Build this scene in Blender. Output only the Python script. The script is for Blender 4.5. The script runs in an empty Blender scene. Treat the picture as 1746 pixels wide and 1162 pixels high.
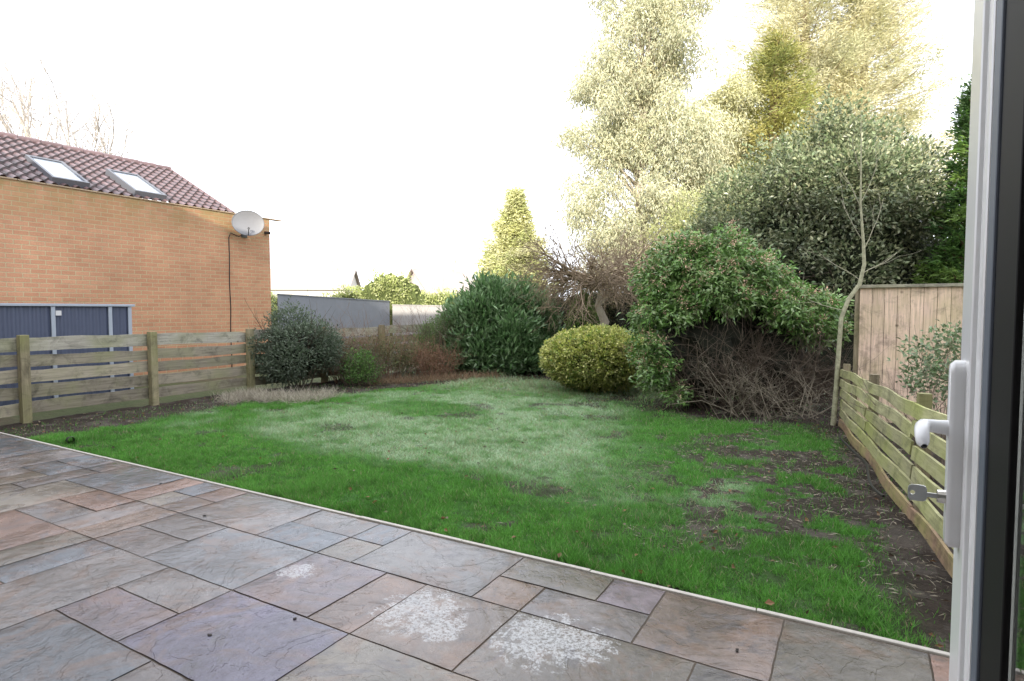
import bpy, math, numpy as np
from math import radians, sin, cos, pi
from mathutils import Vector, Matrix
R = np.random.default_rng(7)
scene = bpy.context.scene
COL = scene.collection

# ------------------------------------------------------------ mesh helpers
class MB:
    def __init__(s): s.V=[];s.F=[];s.M=[];s.C=[];s.n=0
    def add(s,v,f,mi=0,c=(1,1,1)):
        v=np.asarray(v,float).reshape(-1,3);f=np.asarray(f,int).reshape(-1,4)
        s.V.append(v);s.F.append(f+s.n);s.n+=len(v)
        s.M.append(np.full(len(f),mi));c=np.asarray(c,float)
        if c.ndim==1:c=np.tile(c,(len(f),1))
        s.C.append(c)
    def box(s,lo,hi,mi=0,c=(1,1,1),T=None):
        x0,y0,z0=lo;x1,y1,z1=hi
        v=np.array([(x0,y0,z0),(x1,y0,z0),(x1,y1,z0),(x0,y1,z0),(x0,y0,z1),(x1,y0,z1),(x1,y1,z1),(x0,y1,z1)],float)
        if T is not None: v=T(v)
        s.add(v,[(0,3,2,1),(4,5,6,7),(0,1,5,4),(1,2,6,5),(2,3,7,6),(3,0,4,7)],mi,c)
    def tube(s,pts,rad,k=6,mi=0,c=(1,1,1)):
        P=np.asarray(pts,float);n=len(P)
        rad=np.broadcast_to(np.asarray(rad,float),(n,))
        t=np.gradient(P,axis=0);t/=np.linalg.norm(t,axis=1)[:,None]+1e-9
        a=np.array([0,0,1.]) if abs(t[0][2])<.9 else np.array([1.,0,0])
        V=[]
        for i in range(n):
            u=np.cross(t[i],a);u/=np.linalg.norm(u)+1e-9;w=np.cross(u,t[i]);a=w
            an=np.arange(k)*2*pi/k
            V.append(P[i]+rad[i]*(np.cos(an)[:,None]*u+np.sin(an)[:,None]*w))
        F=[]
        for i in range(n-1):
            for j in range(k):
                F.append((i*k+j,i*k+(j+1)%k,(i+1)*k+(j+1)%k,(i+1)*k+j))
        s.add(np.concatenate(V),F,mi,c)
    def sphere(s,c0,r,n=10,mi=0,c=(1,1,1),noise=0.):
        th=np.linspace(0,pi,n+1);ph=np.arange(2*n)*pi/n
        T,Pp=np.meshgrid(th,ph,indexing='ij')
        d=np.stack([np.sin(T)*np.cos(Pp),np.sin(T)*np.sin(Pp),np.cos(T)],-1).reshape(-1,3)
        k=1+noise*np.sin(d[:,0]*5+c0[0])*np.sin(d[:,1]*6+1)*np.cos(d[:,2]*5)
        v=np.asarray(c0)+d*k[:,None]*np.asarray(r)
        m=2*n;F=[(i*m+j,(i+1)*m+j,(i+1)*m+(j+1)%m,i*m+(j+1)%m) for i in range(n) for j in range(m)]
        s.add(v,F,mi,c)
    def build(s,name,mats,smooth=False,parent=None,bevel=0):
        V=np.concatenate(s.V);F=np.concatenate(s.F);M=np.concatenate(s.M);C=np.concatenate(s.C)
        me=bpy.data.meshes.new(name)
        me.vertices.add(len(V));me.vertices.foreach_set('co',V.ravel().astype(np.float32))
        me.loops.add(F.size);me.loops.foreach_set('vertex_index',F.ravel().astype(np.int32))
        me.polygons.add(len(F));me.polygons.foreach_set('loop_start',(np.arange(len(F))*4).astype(np.int32))
        me.polygons.foreach_set('loop_total',np.full(len(F),4,np.int32))
        me.polygons.foreach_set('material_index',M.astype(np.int32))
        me.polygons.foreach_set('use_smooth',np.full(len(F),smooth))
        at=me.attributes.new('col','FLOAT_COLOR','FACE')
        at.data.foreach_set('color',np.concatenate([C,np.ones((len(C),1))],1).ravel().astype(np.float32))
        for m in mats: me.materials.append(m)
        me.update(calc_edges=True);me.validate()
        o=bpy.data.objects.new(name,me);COL.objects.link(o)
        if parent: o.parent=parent;o.matrix_parent_inverse=Matrix.Translation(-Vector(parent.location))
        if bevel:
            b=o.modifiers.new('b','BEVEL');b.width=bevel;b.segments=2;b.limit_method='ANGLE'
        return o
def root(name,loc,label,cat,group=None):
    e=bpy.data.objects.new(name,None);e.location=loc;e.empty_display_size=.1;COL.objects.link(e)
    return tag(e,label,cat,group)
def tag(o,label,cat,group=None):
    o['label']=label;o['category']=cat
    if group:o['group']=group
    return o

# ------------------------------------------------------------ numpy noise
def vn(x,y,sc,seed):
    x=np.asarray(x)/sc+100;y=np.asarray(y)/sc+100
    xi=np.floor(x).astype(np.int64);yi=np.floor(y).astype(np.int64);fx=x-xi;fy=y-yi
    fx=fx*fx*(3-2*fx);fy=fy*fy*(3-2*fy)
    def h(a,b):
        n=(a*374761393+b*668265263+seed*982451653)&0x7fffffff
        n=((n^(n>>13))*1274126177)&0x7fffffff
        return ((n^(n>>16))&0xffff)/65535.
    return (h(xi,yi)*(1-fx)+h(xi+1,yi)*fx)*(1-fy)+(h(xi,yi+1)*(1-fx)+h(xi+1,yi+1)*fx)*fy
def fbm(x,y,sc,seed,o=4):
    s=0;a=.5;t=0
    for i in range(o): s=s+a*vn(x,y,sc/2**i,seed+i);t+=a;a*=.55
    return s/t
def sst(a,b,x):
    t=np.clip((x-a)/(b-a),0,1);return t*t*(3-2*t)

# ------------------------------------------------------------ materials
def newmat(name):
    m=bpy.data.materials.new(name);m.use_nodes=True;nt=m.node_tree
    return m,nt,nt.nodes['Principled BSDF'],nt.nodes['Material Output']
def N(nt,t,**k):
    n=nt.nodes.new(t)
    for a,b in k.items():
        if a in n.inputs.keys(): n.inputs[a].default_value=b
        else: setattr(n,a,b)
    return n
def noise(nt,scale,detail=5,rough=.6,vec=None,dist=0):
    n=N(nt,'ShaderNodeTexNoise');n.inputs['Scale'].default_value=scale;n.inputs['Detail'].default_value=detail
    n.inputs['Roughness'].default_value=rough;n.inputs['Distortion'].default_value=dist
    if vec: nt.links.new(vec,n.inputs['Vector'])
    return n.outputs['Fac']
def ramp(nt,fac,stops):
    r=N(nt,'ShaderNodeValToRGB');e=r.color_ramp.elements
    while len(e)<len(stops): e.new(.5)
    for i,(p,c) in enumerate(stops):
        e[i].position=p;e[i].color=(c,c,c,1) if np.isscalar(c) else (*c,1)
    nt.links.new(fac,r.inputs['Fac']);return r.outputs['Color']
def mix(nt,fac,a,b,bt='MIX'):
    m=N(nt,'ShaderNodeMixRGB',blend_type=bt)
    for s,v in ((0,fac),(1,a),(2,b)):
        if isinstance(v,bpy.types.NodeSocket): nt.links.new(v,m.inputs[s])
        elif s==0: m.inputs[0].default_value=v
        else: m.inputs[s].default_value=(*v,1) if not np.isscalar(v) else (v,v,v,1)
    return m.outputs[0]
def bump(nt,h,st,d,b):
    n=N(nt,'ShaderNodeBump');n.inputs['Strength'].default_value=st;n.inputs['Distance'].default_value=d
    nt.links.new(h,n.inputs['Height']);nt.links.new(n.outputs[0],b.inputs['Normal'])
def objc(nt): return N(nt,'ShaderNodeTexCoord').outputs['Object']
def acol(nt): return N(nt,'ShaderNodeAttribute',attribute_name='col').outputs['Color']

def leafmat(name,rough=.45,trans=.25,spec=.4):
    m,nt,b,o=newmat(name);c=acol(nt)
    nt.links.new(c,b.inputs['Base Color']);b.inputs['Roughness'].default_value=rough
    b.inputs['Specular IOR Level'].default_value=spec
    t=N(nt,'ShaderNodeBsdfTranslucent')
    nt.links.new(c,t.inputs['Color'])
    ms=N(nt,'ShaderNodeMixShader');ms.inputs[0].default_value=trans
    nt.links.new(b.outputs[0],ms.inputs[1]);nt.links.new(t.outputs[0],ms.inputs[2]);nt.links.new(ms.outputs[0],o.inputs['Surface'])
    return m
LEAF=leafmat('leaf');GLOSSY=leafmat('glossy_leaf',.3,.2,.5);GRASSM=leafmat('grass_blade',.5,.4,.3)
def colmat(name,rough,nscale=8,namt=.35,bst=.3,bd=.01,spec=.3,stretch=None,metal=0):
    m,nt,b,o=newmat(name);v=objc(nt)
    if stretch:
        mp=N(nt,'ShaderNodeMapping');mp.inputs['Scale'].default_value=stretch;nt.links.new(v,mp.inputs[0]);v=mp.outputs[0]
    n=noise(nt,nscale,8,.65,v)
    k=ramp(nt,n,[(.25,1-namt),(.75,1+namt*.6)])
    nt.links.new(mix(nt,1,acol(nt),k,'MULTIPLY'),b.inputs['Base Color'])
    b.inputs['Roughness'].default_value=rough;b.inputs['Specular IOR Level'].default_value=spec;b.inputs['Metallic'].default_value=metal
    bump(nt,n,bst,bd,b);return m
BARK=colmat('bark',.85,20,.5,.6,.01);TWIG=colmat('twig',.8,10,.3,.2,.003)
DARK=colmat('dark_core',.9,6,.4,.2,.01)  # added filler balls inside crowns, coloured near-black for the shaded interior
PLASTIC=colmat('white_upvc',.22,3,.03,.02,.001,.5);METAL=colmat('metal',.3,20,.1,.05,.001,.5,None,1)
PAINT=colmat('painted_metal',.45,3,.12,.05,.002,.4)
STONE=colmat('concrete',.7,30,.2,.3,.004)
SOILM=colmat('soil_lawn',.9,45,.5,1,.03,.2)
def woodmat(name,stretch,green,ga=.75):
    m,nt,b,o=newmat(name);v=objc(nt)
    mp=N(nt,'ShaderNodeMapping');mp.inputs['Scale'].default_value=stretch;nt.links.new(v,mp.inputs[0])
    g=noise(nt,6,8,.7,mp.outputs[0],.6);big=noise(nt,1.7,5,.6,v)
    c=mix(nt,1,acol(nt),ramp(nt,g,[(.25,.42),(.5,.92),(.75,1.3)]),'MULTIPLY')
    c=mix(nt,ramp(nt,big,[(.42,0.),(.68,ga)]),c,green)
    st=ramp(nt,noise(nt,3.5,6,.75,v,.5),[(.32,.5),(.5,1.)]);c=mix(nt,1,c,st,'MULTIPLY')
    kn=N(nt,'ShaderNodeTexVoronoi');kn.inputs['Scale'].default_value=2.2;nt.links.new(v,kn.inputs['Vector'])
    c=mix(nt,ramp(nt,kn.outputs['Distance'],[(.02,.8),(.06,0.)]),c,(.08,.05,.03))
    nt.links.new(c,b.inputs['Base Color']);b.inputs['Roughness'].default_value=.75;b.inputs['Specular IOR Level'].default_value=.25
    bump(nt,g,.5,.006,b);return m
WOODH=woodmat('weathered_boards',(2.5,.35,6),(.23,.24,.11),.6)
WOODG=woodmat('algae_boards',(2.5,.35,6),(.30,.33,.09),.8)
WOODV=woodmat('weathered_upright',(6,6,.4),(.22,.22,.09))
PANEL=woodmat('cedar_boards',(6,6,.35),(.50,.44,.22),.55)
def brickmat():
    m,nt,b,o=newmat('orange_brick');v=objc(nt)
    sp=N(nt,'ShaderNodeSeparateXYZ');nt.links.new(v,sp.inputs[0])
    ad=N(nt,'ShaderNodeMath',operation='ADD');nt.links.new(sp.outputs[0],ad.inputs[0]);nt.links.new(sp.outputs[1],ad.inputs[1])
    cb=N(nt,'ShaderNodeCombineXYZ');nt.links.new(ad.outputs[0],cb.inputs[0]);nt.links.new(sp.outputs[2],cb.inputs[1])
    br=N(nt,'ShaderNodeTexBrick');nt.links.new(cb.outputs[0],br.inputs['Vector'])
    for k,x in (('Scale',1),('Mortar Size',.009),('Mortar Smooth',.3),('Brick Width',.25),('Row Height',.088),('Bias',-.1)): br.inputs[k].default_value=x
    br.inputs['Color1'].default_value=(.56,.29,.165,1);br.inputs['Color2'].default_value=(.485,.235,.13,1);br.inputs['Mortar'].default_value=(.50,.41,.24,1)
    n=noise(nt,1.3,6,.6,v);n2=noise(nt,40,4,.7,v)
    c=mix(nt,1,br.outputs['Color'],ramp(nt,n,[(.3,.85),(.7,1.08)]),'MULTIPLY')
    c=mix(nt,1,c,ramp(nt,n2,[(.3,.82),(.7,1.12)]),'MULTIPLY')
    mr=N(nt,'ShaderNodeMapRange');nt.links.new(sp.outputs[2],mr.inputs[0]);mr.inputs[1].default_value=3.1;mr.inputs[2].default_value=3.95
    al=mix(nt,1,mr.outputs[0],ramp(nt,noise(nt,2.5,6,.7,v),[(.35,.15),(.6,1.)]),'MULTIPLY')
    c=mix(nt,al,c,mix(nt,.7,c,(.25,.19,.06)))
    nt.links.new(c,b.inputs['Base Color']);b.inputs['Roughness'].default_value=.85
    iv=N(nt,'ShaderNodeMath',operation='SUBTRACT');iv.inputs[0].default_value=1;nt.links.new(br.outputs['Fac'],iv.inputs[1])
    bump(nt,iv.outputs[0],.7,.008,b);return m
BRICK=brickmat()
def glassmat(name,col,rough,spec=1):
    m,nt,b,o=newmat(name);b.inputs['Base Color'].default_value=(*col,1);b.inputs['Roughness'].default_value=rough
    b.inputs['Specular IOR Level'].default_value=spec
    n=noise(nt,3,3,.5,objc(nt));bump(nt,n,.05,.002,b);return m
def patiomat():
    m,nt,b,o=newmat('riven_sandstone');v=objc(nt)
    a=acol(nt)
    n1=noise(nt,2.3,6,.6,v,.8);n2=noise(nt,14,8,.7,v,.3);n3=noise(nt,90,3,.6,v)
    c=mix(nt,1,a,ramp(nt,n1,[(.3,.62),(.7,1.22)]),'MULTIPLY')
    c=mix(nt,ramp(nt,noise(nt,3.2,5,.6,v,1.5),[(.48,0.),(.64,.55)]),c,(.22,.13,.085))
    c=mix(nt,ramp(nt,noise(nt,2.1,6,.65,v,2.2),[(.55,0.),(.61,.55)]),c,(.11,.105,.115))
    c=mix(nt,1,c,ramp(nt,n2,[(.3,.70),(.7,1.15)]),'MULTIPLY')
    wet=ramp(nt,noise(nt,1.1,5,.6,v,.6),[(.36,0.),(.54,1.)])
    c=mix(nt,wet,c,mix(nt,1,c,.62,'MULTIPLY'))
    tot=None
    for (x,y,r) in ((-1.86,2.3,.27),(-1.68,2.22,.15),(-1.2,2.38,.28),(-1.02,2.44,.17),(-2.75,2.3,.13)):
        d=N(nt,'ShaderNodeVectorMath',operation='DISTANCE');nt.links.new(v,d.inputs[0]);d.inputs[1].default_value=(x,y,0)
        mr=N(nt,'ShaderNodeMapRange');nt.links.new(d.outputs['Value'],mr.inputs[0]);mr.inputs[1].default_value=0;mr.inputs[2].default_value=r;mr.inputs[3].default_value=1;mr.inputs[4].default_value=0
        if tot is None: tot=mr.outputs[0]
        else:
            mx=N(nt,'ShaderNodeMath',operation='MAXIMUM');nt.links.new(tot,mx.inputs[0]);nt.links.new(mr.outputs[0],mx.inputs[1]);tot=mx.outputs[0]
    f=N(nt,'ShaderNodeMath',operation='MULTIPLY_ADD');nt.links.new(tot,f.inputs[0]);f.inputs[1].default_value=.20;nt.links.new(noise(nt,11,10,.8,v,.3),f.inputs[2])
    gate=ramp(nt,tot,[(.0,0.),(.14,1.)])
    ice=mix(nt,1,ramp(nt,f.outputs[0],[(.54,0.),(.60,.7),(.9,.55)]),gate,'MULTIPLY')
    sp=ramp(nt,noise(nt,60,5,.8,v),[(.42,0.),(.54,1.)])
    ice=mix(nt,1,ice,sp,'MULTIPLY')
    c=mix(nt,ice,c,(.50,.51,.51))
    nt.links.new(c,b.inputs['Base Color'])
    ro=ramp(nt,wet,[(0.,.40),(1.,.10)]);ro=mix(nt,1,ro,ramp(nt,n2,[(.3,.75),(.7,1.3)]),'MULTIPLY')
    ro=mix(nt,ice,ro,.45)
    nt.links.new(ro,b.inputs['Roughness']);b.inputs['Specular IOR Level'].default_value=.65
    vo=noise(nt,2.2,9,.52,v,1.8)
    led=ramp(nt,noise(nt,1.7,6,.55,v,1.2),[(.30,0.),(.36,.2),(.365,.32),(.45,.4),(.455,.55),(.56,.6),(.565,.78),(.7,.85)])
    h=mix(nt,.45,vo,led);h=mix(nt,.2,h,n2);h=mix(nt,.04,h,n3)
    bump(nt,h,.85,.032,b);return m
PATIO=patiomat()

# ------------------------------------------------------------ foliage
def unit(v): return v/(np.linalg.norm(v,axis=-1,keepdims=True)+1e-9)
def leaves(mb,p,d,L,W,col,mi=0,droop=.15,fold=.12):
    n=len(p);d=unit(d);s=unit(np.cross(d,R.normal(size=(n,3))));nn=np.cross(d,s)
    nn*=np.sign(nn[:,2:3]+1e-6)
    L=np.broadcast_to(L,(n,))[:,None]*R.uniform(.7,1.25,(n,1));W=np.broadcast_to(W,(n,))[:,None]*R.uniform(.8,1.2,(n,1))
    a=p;b=p+d*L*.48+s*W/2+nn*W*fold;t=p+d*L-nn*L*droop;e=p+d*L*.48-s*W/2+nn*W*fold
    V=np.stack([a,b,t,e],1).reshape(-1,3)
    mb.add(V,np.arange(4*n).reshape(n,4),mi,np.clip(col,0,1))
def lumpy(c,r,n,sr,flat=1.,lower=-.3,seed=None,var=.3,qlo=.72):
    out=[]
    g=R if seed is None else np.random.default_rng(seed)
    while len(out)<n:
        u=unit(g.normal(size=3))
        if u[2]<lower: continue
        q=g.uniform(qlo,1.0);k=g.uniform(1-var,1+var)*sr
        out.append((*(np.array(c)+u*np.array(r)*q-u*k*.6),k,k,k*flat))
    return out
def cloud(mb,blobs,nc,k,L,W,cols,sig=.08,up=.3,mi=0,zmin=0.05,out=1.,shade=.6,tip=None,droop=.15,rlo=.55):
    B=np.array(blobs,float);w=B[:,3]*B[:,4];w/=w.sum()
    idx=R.choice(len(B),nc,p=w);u=unit(R.normal(size=(nc,3)))
    rad=R.uniform(rlo,1.08,nc)**.6
    ce=B[idx,:3]+B[idx,3:6]*u*rad[:,None]
    keep=ce[:,2]>zmin;ce=ce[keep];u=u[keep];rad=rad[keep];n=len(ce)
    P=np.repeat(ce,k,0)+R.normal(size=(n*k,3))*sig
    D=np.repeat(u,k,0)*out+R.normal(size=(n*k,3))*.55+np.array([0,0,up])
    cols=np.array(cols,float)
    ct=R.integers(0,len(cols),n);C=np.repeat(cols[ct],k,0)
    alt=cols[R.integers(0,len(cols),n*k)];C=C*.6+alt*.4
    sh=np.repeat(1-shade*(1-np.clip((u[:,2]*.5+.5)*.6+rad*.5,0,1)),k)*R.uniform(.65,1.25,n*k)  # shade put into leaf colour: darker deep inside and on undersides
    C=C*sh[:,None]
    ok=P[:,2]>zmin-.02
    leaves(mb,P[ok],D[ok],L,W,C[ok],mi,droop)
    if tip is not None:
        tc,tn,tl,tw=tip
        sel=np.where((rad>.93)&(u[:,2]>.0))[0];sel=R.choice(sel,min(tn,len(sel)),replace=False)
        q=np.repeat(ce[sel]+u[sel]*.07,18,0)+R.normal(size=(len(sel)*18,3))*.038
        leaves(mb,q,R.normal(size=q.shape)+np.array([0,0,.3]),tl,tw,np.array(tc)*R.uniform(.6,1.3,(len(q),1)),mi)
def tiered(mb,s,base,H,r,nb,cols,L,W,z0=1.,p=.7,seed=1,tilt=-.15,bark=(.2,.13,.08),kk=9,gap=.12,dens=26):
    g=np.random.default_rng(seed);PP=[];DD=[];CC=[];cols=np.array(cols)
    for i in range(nb):
        t=(i+g.uniform(-.4,.4))/nb;t=min(max(t,0),.99)
        z=z0+(H-z0)*t;an=i*2.4+g.normal()*.4;ln=max(.18,r*(1-t)**p*g.uniform(.55,1.12))
        d=np.array([cos(an),sin(an),tilt+.35*t]);d/=np.linalg.norm(d)
        b0=np.array([base[0],base[1],z]);e=b0+d*ln+np.array([0,0,.08*ln])
        s.tube([b0,(b0+e)/2+np.array([0,0,-.03]),e],[.03,.02,.006],4,0,bark)
        n=int(10+ln*dens);q=g.uniform(.15,1.05,n);side=np.cross(d,[0,0,1.]);wd=.34*ln*(1.05-q)+.07
        pos=b0+d*ln*q[:,None]+side*(g.normal(size=n)*wd)[:,None]+np.array([0,0,1.])*(g.normal(size=n)*gap*.5-.1*np.abs(g.normal(size=n))*wd+.08*ln*q)[:,None]
        PP.append(np.repeat(pos,kk,0)+g.normal(size=(n*kk,3))*gap*.55)
        DD.append(np.repeat((d+side*g.normal(size=(n,1))*.5),kk,0)+g.normal(size=(n*kk,3))*.45)
        c=cols[g.integers(0,len(cols))]*g.uniform(.75,1.15);CC.append(np.tile(c,(n*kk,1))*g.uniform(.65,1.2,(n*kk,1)))
    leaves(mb,np.concatenate(PP),np.concatenate(DD),L,W,np.concatenate(CC))
def branch(mb,p,d,L,r,dep,c,spread=.6,up=.15,k=4,nch=(2,4),mi=0,wob=.25,shrink=.68,tips=None,droop=0):
    n=5;pts=[np.array(p,float)];d=unit(np.array(d,float))
    for i in range(n):
        d=unit(d+R.normal(size=3)*wob/ n**.5*.6+np.array([0,0,up-droop])/n)
        pts.append(pts[-1]+d*L/n)
    mb.tube(pts,np.linspace(r,r*.55,n+1),k if dep>1 else 3,mi,np.array(c)*R.uniform(.75,1.25))
    if tips is not None and dep<=1: tips.append((pts[-1],d))
    if dep<=0: return
    for j in range(R.integers(*nch)+ (1 if dep>1 else 0)):
        q=pts[R.integers(2,n+1)]
        nd=unit(d+R.normal(size=3)*spread)
        branch(mb,q,nd,L*shrink*R.uniform(.75,1.15),r*.55,dep-1,c,spread,up,k,nch,mi,wob,shrink,tips,droop)

def plant(name,label,cat,base,crown=None,stems=None,mats=None,group=None,names=('branches','foliage'),trunkmat=BARK):
    rt=root(name,base,label,cat,group)
    if stems is not None and stems.n: stems.build(names[0],[trunkmat],True,rt)
    if crown is not None and crown.n: crown.build(names[1],mats or [LEAF,DARK],False,rt)
    return rt

# ================================================================== GROUND
def groundmat():
    m,nt,b,o=newmat('rough_ground');v=objc(nt)
    c=ramp(nt,noise(nt,.5,8,.65,v),[(.35,(.05,.075,.02)),(.5,(.08,.09,.035)),(.65,(.09,.065,.04))])
    c=mix(nt,1,c,ramp(nt,noise(nt,14,6,.7,v),[(.3,.6),(.7,1.3)]),'MULTIPLY')
    nt.links.new(c,b.inputs['Base Color']);b.inputs['Roughness'].default_value=.95
    bump(nt,noise(nt,9,6,.7,v),.6,.05,b);return m
g=MB();g.box((-500,-500,-1),(500,500,-.09));gr=g.build('ground',[groundmat()]);gr['kind']='structure'

def grassness(x,y):
    """1 = turf, 0 = bare soil"""
    e=.5*(fbm(x,y,1.2,3)-.5)
    xl=np.where(y<6,-8.9+.05*(6-y),-8.9+(y-6)*.30)
    g=sst(0,.45,x-xl+e)
    xr=.50-.15*(y-3.2)
    g=g*sst(0,.35,xr-x+e*1.2)
    far=11.9+.1*(x+7)
    g=g*sst(0,.8,far-y+e*2)
    g=g*sst(.8,1.5,np.hypot((x+1.5)*.62,(y-9.7))+e)
    w=np.exp(-(((x+.5)/1.25)**2+((y-5.9)/2.1)**2))
    br=sst(.46,.55,.5*fbm(x,y,.75,11)+.5*fbm(x,y,.18,12))
    g=g*(1-np.clip(w*1.6*br,0,.97))
    w=np.exp(-(((x-.24)/.3)**2+((y-4.8)/1.1)**2))
    g=g*(1-np.clip(w*1.3*sst(.40,.56,.5*fbm(x,y,.4,14)+.5*fbm(x,y,.12,15)),0,1))
    g=g*(1-.8*sst(.60,.68,fbm(x,y,.5,17)))
    g=g*sst(3.2,3.28,y+.12*(fbm(x,y,.3,5)-.4))
    return np.clip(g,0,1)
def frost(x,y):
    e=1.4*(fbm(x,y,1.5,21)-.5)
    a=sst(0,1.2,x+7.8-(y-4.5)*.12+e)*sst(0,1.3,-1.4-.2*(y-4.5)-x+e)*sst(0,.6,y-4.3+e*.7)*sst(0,1.2,9.9-y+e)
    ov=1-sst(.6,1.05,np.hypot((x+5.8)/1.5,(y-7.3)/.75)+e*.4)
    a=a*(1-.8*ov)
    a=np.maximum(a,.6*sst(.52,.68,fbm(x,y,.9,33))*sst(4,5,y)*sst(0,1,-.2-x))
    a=np.maximum(a,.8*sst(9.0,10.2,y))
    tex=sst(.3,.7,.45*fbm(x,y,.45,27)+.55*fbm(x,y,.13,28))
    return np.clip(a*(.25+1.1*tex),0,1)
def gz(x,y): return -.035+.05*(fbm(x,y,1.6,41)-.5)+.03*(fbm(x,y,.25,44)-.5)+.0*x
st=.045;xs=np.arange(-9.95,1.6,st);ys=np.arange(3.19,18,st)
X,Y=np.meshgrid(xs,ys,indexing='ij');Z=gz(X,Y)
gn=grassness(X,Y);Z=Z+.03*(1-gn)*(fbm(X,Y,.16,50)-.4)
Z=Z-.02*sst(3.4,3.19,Y)
nx,ny=X.shape;I=np.arange(nx*ny).reshape(nx,ny)
F=np.stack([I[:-1,:-1],I[1:,:-1],I[1:,1:],I[:-1,1:]],-1).reshape(-1,4)
fx=X[:-1,:-1].ravel();fy=Y[:-1,:-1].ravel();gg=grassness(fx,fy)[:,None];fr=frost(fx,fy)[:,None]
soil=np.array([.045,.034,.026])*(0.5+1.0*fbm(fx,fy,.12,60)[:,None])
soil=soil+np.array([.05,.046,.04])*sst(.52,.7,fbm(fx,fy,.2,63))[:,None]
turf=np.array([.05,.14,.025])*(.7+.6*fbm(fx,fy,.3,61)[:,None]);fc=np.array([.28,.38,.22])
cc=soil*(1-gg)+(turf*(1-fr*.8)+fc*fr*.8)*gg
l=MB();l.add(np.stack([X,Y,Z],-1).reshape(-1,3),F,0,cc);lo=l.build('lawn',[SOILM],True);lo['kind']='structure'

def blades():
    n=820000
    y=3.2+(R.uniform(0,1,n)**1.55)*9.5;x=R.uniform(-9.6,.5,n)
    gn=grassness(x,y);tuft=fbm(x,y,.22,71)
    cl=sst(.3,.6,fbm(x,y,.07,72,2))
    k=R.uniform(0,1,n)<gn*(.35+.5*tuft+.45*cl)+.03
    k&=~((y>9.3) & (R.uniform(0,1,n)<.35))
    x=x[k];y=y[k];fr=frost(x,y);n=len(x);tuft=tuft[k];cl=cl[k]
    z=gz(x,y)-.004
    h=(.010+.022*sst(.35,.75,fbm(x,y,.5,73))+.012*tuft+.012*cl)*R.uniform(.5,1.35,n)
    h*=1+ .7*sst(9,11,y)
    w=.0022*(1+.15*(y-3))*R.uniform(.7,1.4,n)
    an=R.uniform(0,2*pi,n);a2=R.uniform(0,2*pi,n);le=R.uniform(.1,1.2,n)*h
    le*=1+fr*.7
    s=np.stack([np.cos(an)*w,np.sin(an)*w,0*w],1);t=np.stack([np.cos(a2)*le,np.sin(a2)*le,h],1)
    p=np.stack([x,y,z],1)
    V=np.stack([p-s,p+s,p+t+s*.25,p+t-s*.25],1).reshape(-1,3)
    g1=np.array([.08,.235,.035]);g2=np.array([.135,.33,.06]);g3=np.array([.50,.63,.43]);st_=np.array([.42,.37,.22])
    m=fbm(x,y,1.1,75)[:,None];C=g1*(1-m)+g2*m
    C=C*R.uniform(.6,1.3,(n,1))*(.6+.5*fbm(x,y,.3,77)+.3*cl)[:,None]
    f=np.clip(fr*R.uniform(.1,1.3,n),0,1)[:,None];C=C*(1-f)+g3*f
    dd=(R.uniform(0,1,n)<(.05+.12*fr+.25*sst(8.8,10.5,y)))[:,None];C=np.where(dd,st_*R.uniform(.5,1.1,(n,1)),C)
    mb=MB();mb.add(V,np.arange(4*n).reshape(n,4),0,C);return mb
go=blades().build('grass',[GRASSM]);go['kind']='stuff'

# leaf litter
mb=MB();n=4800
x=R.uniform(-9.8,.5,n);y=R.uniform(3.2,12.5,n);gn=grassness(x,y);k=R.uniform(0,1,n)<np.where(gn<.4,np.where(x>-2.5,.6,.7),.04);x=x[k];y=y[k];n=len(x)
p=np.stack([x,y,gz(x,y)+.012+.015*(gn[k]>.4)],1);d=R.normal(size=(n,3))*np.array([1,1,.25])
leaves(mb,p,d,.04,.02,np.array([[.18,.09,.04],[.22,.15,.08],[.06,.04,.025],[.32,.27,.19]])[R.integers(0,4,n)])
n=4200;x=R.uniform(-2.2,.5,n);y=R.uniform(3.6,8.6,n);k=grassness(x,y)<.6;x=x[k];y=y[k];n=len(x)
leaves(mb,np.stack([x,y,gz(x,y)+.014],1),R.normal(size=(n,3))*np.array([1,1,.2]),.06,.005,np.array([.40,.35,.26])*R.uniform(.3,1.2,(n,1)))
n=34;x=R.uniform(-7,.3,n);y=3.25+R.uniform(0,1,n)**2*2.0
leaves(mb,np.stack([x,y,gz(x,y)+.025],1),R.normal(size=(n,3))*np.array([1,1,.3]),.045,.03,np.array([.26,.13,.055])*R.uniform(.4,1.2,(n,1)))
f=mb.build('fallen_leaves',[LEAF]);f['kind']='stuff'
mb=MB()
for i in range(420):
    a=R.uniform()
    if a<.4: x,y=R.uniform(-.9,.35),R.uniform(3.6,8.2)
    elif a<.8: x,y=R.uniform(-9.8,-8.5),R.uniform(3.3,10)
    else: x,y=R.uniform(-9.8,-7.6),R.uniform(3.25,4.2)
    if grassness(np.array([x]),np.array([y]))[0]>.5: continue
    s=R.uniform(.006,.018);mb.sphere((x,y,gz(np.array([x]),np.array([y]))[0]+s*.3),(s,s*R.uniform(.7,1.3),s*.7),4,0,np.array([.09,.07,.05])*R.uniform(.5,1.6),.3)
f=mb.build('soil_clods',[STONE]);f['kind']='stuff'

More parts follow.
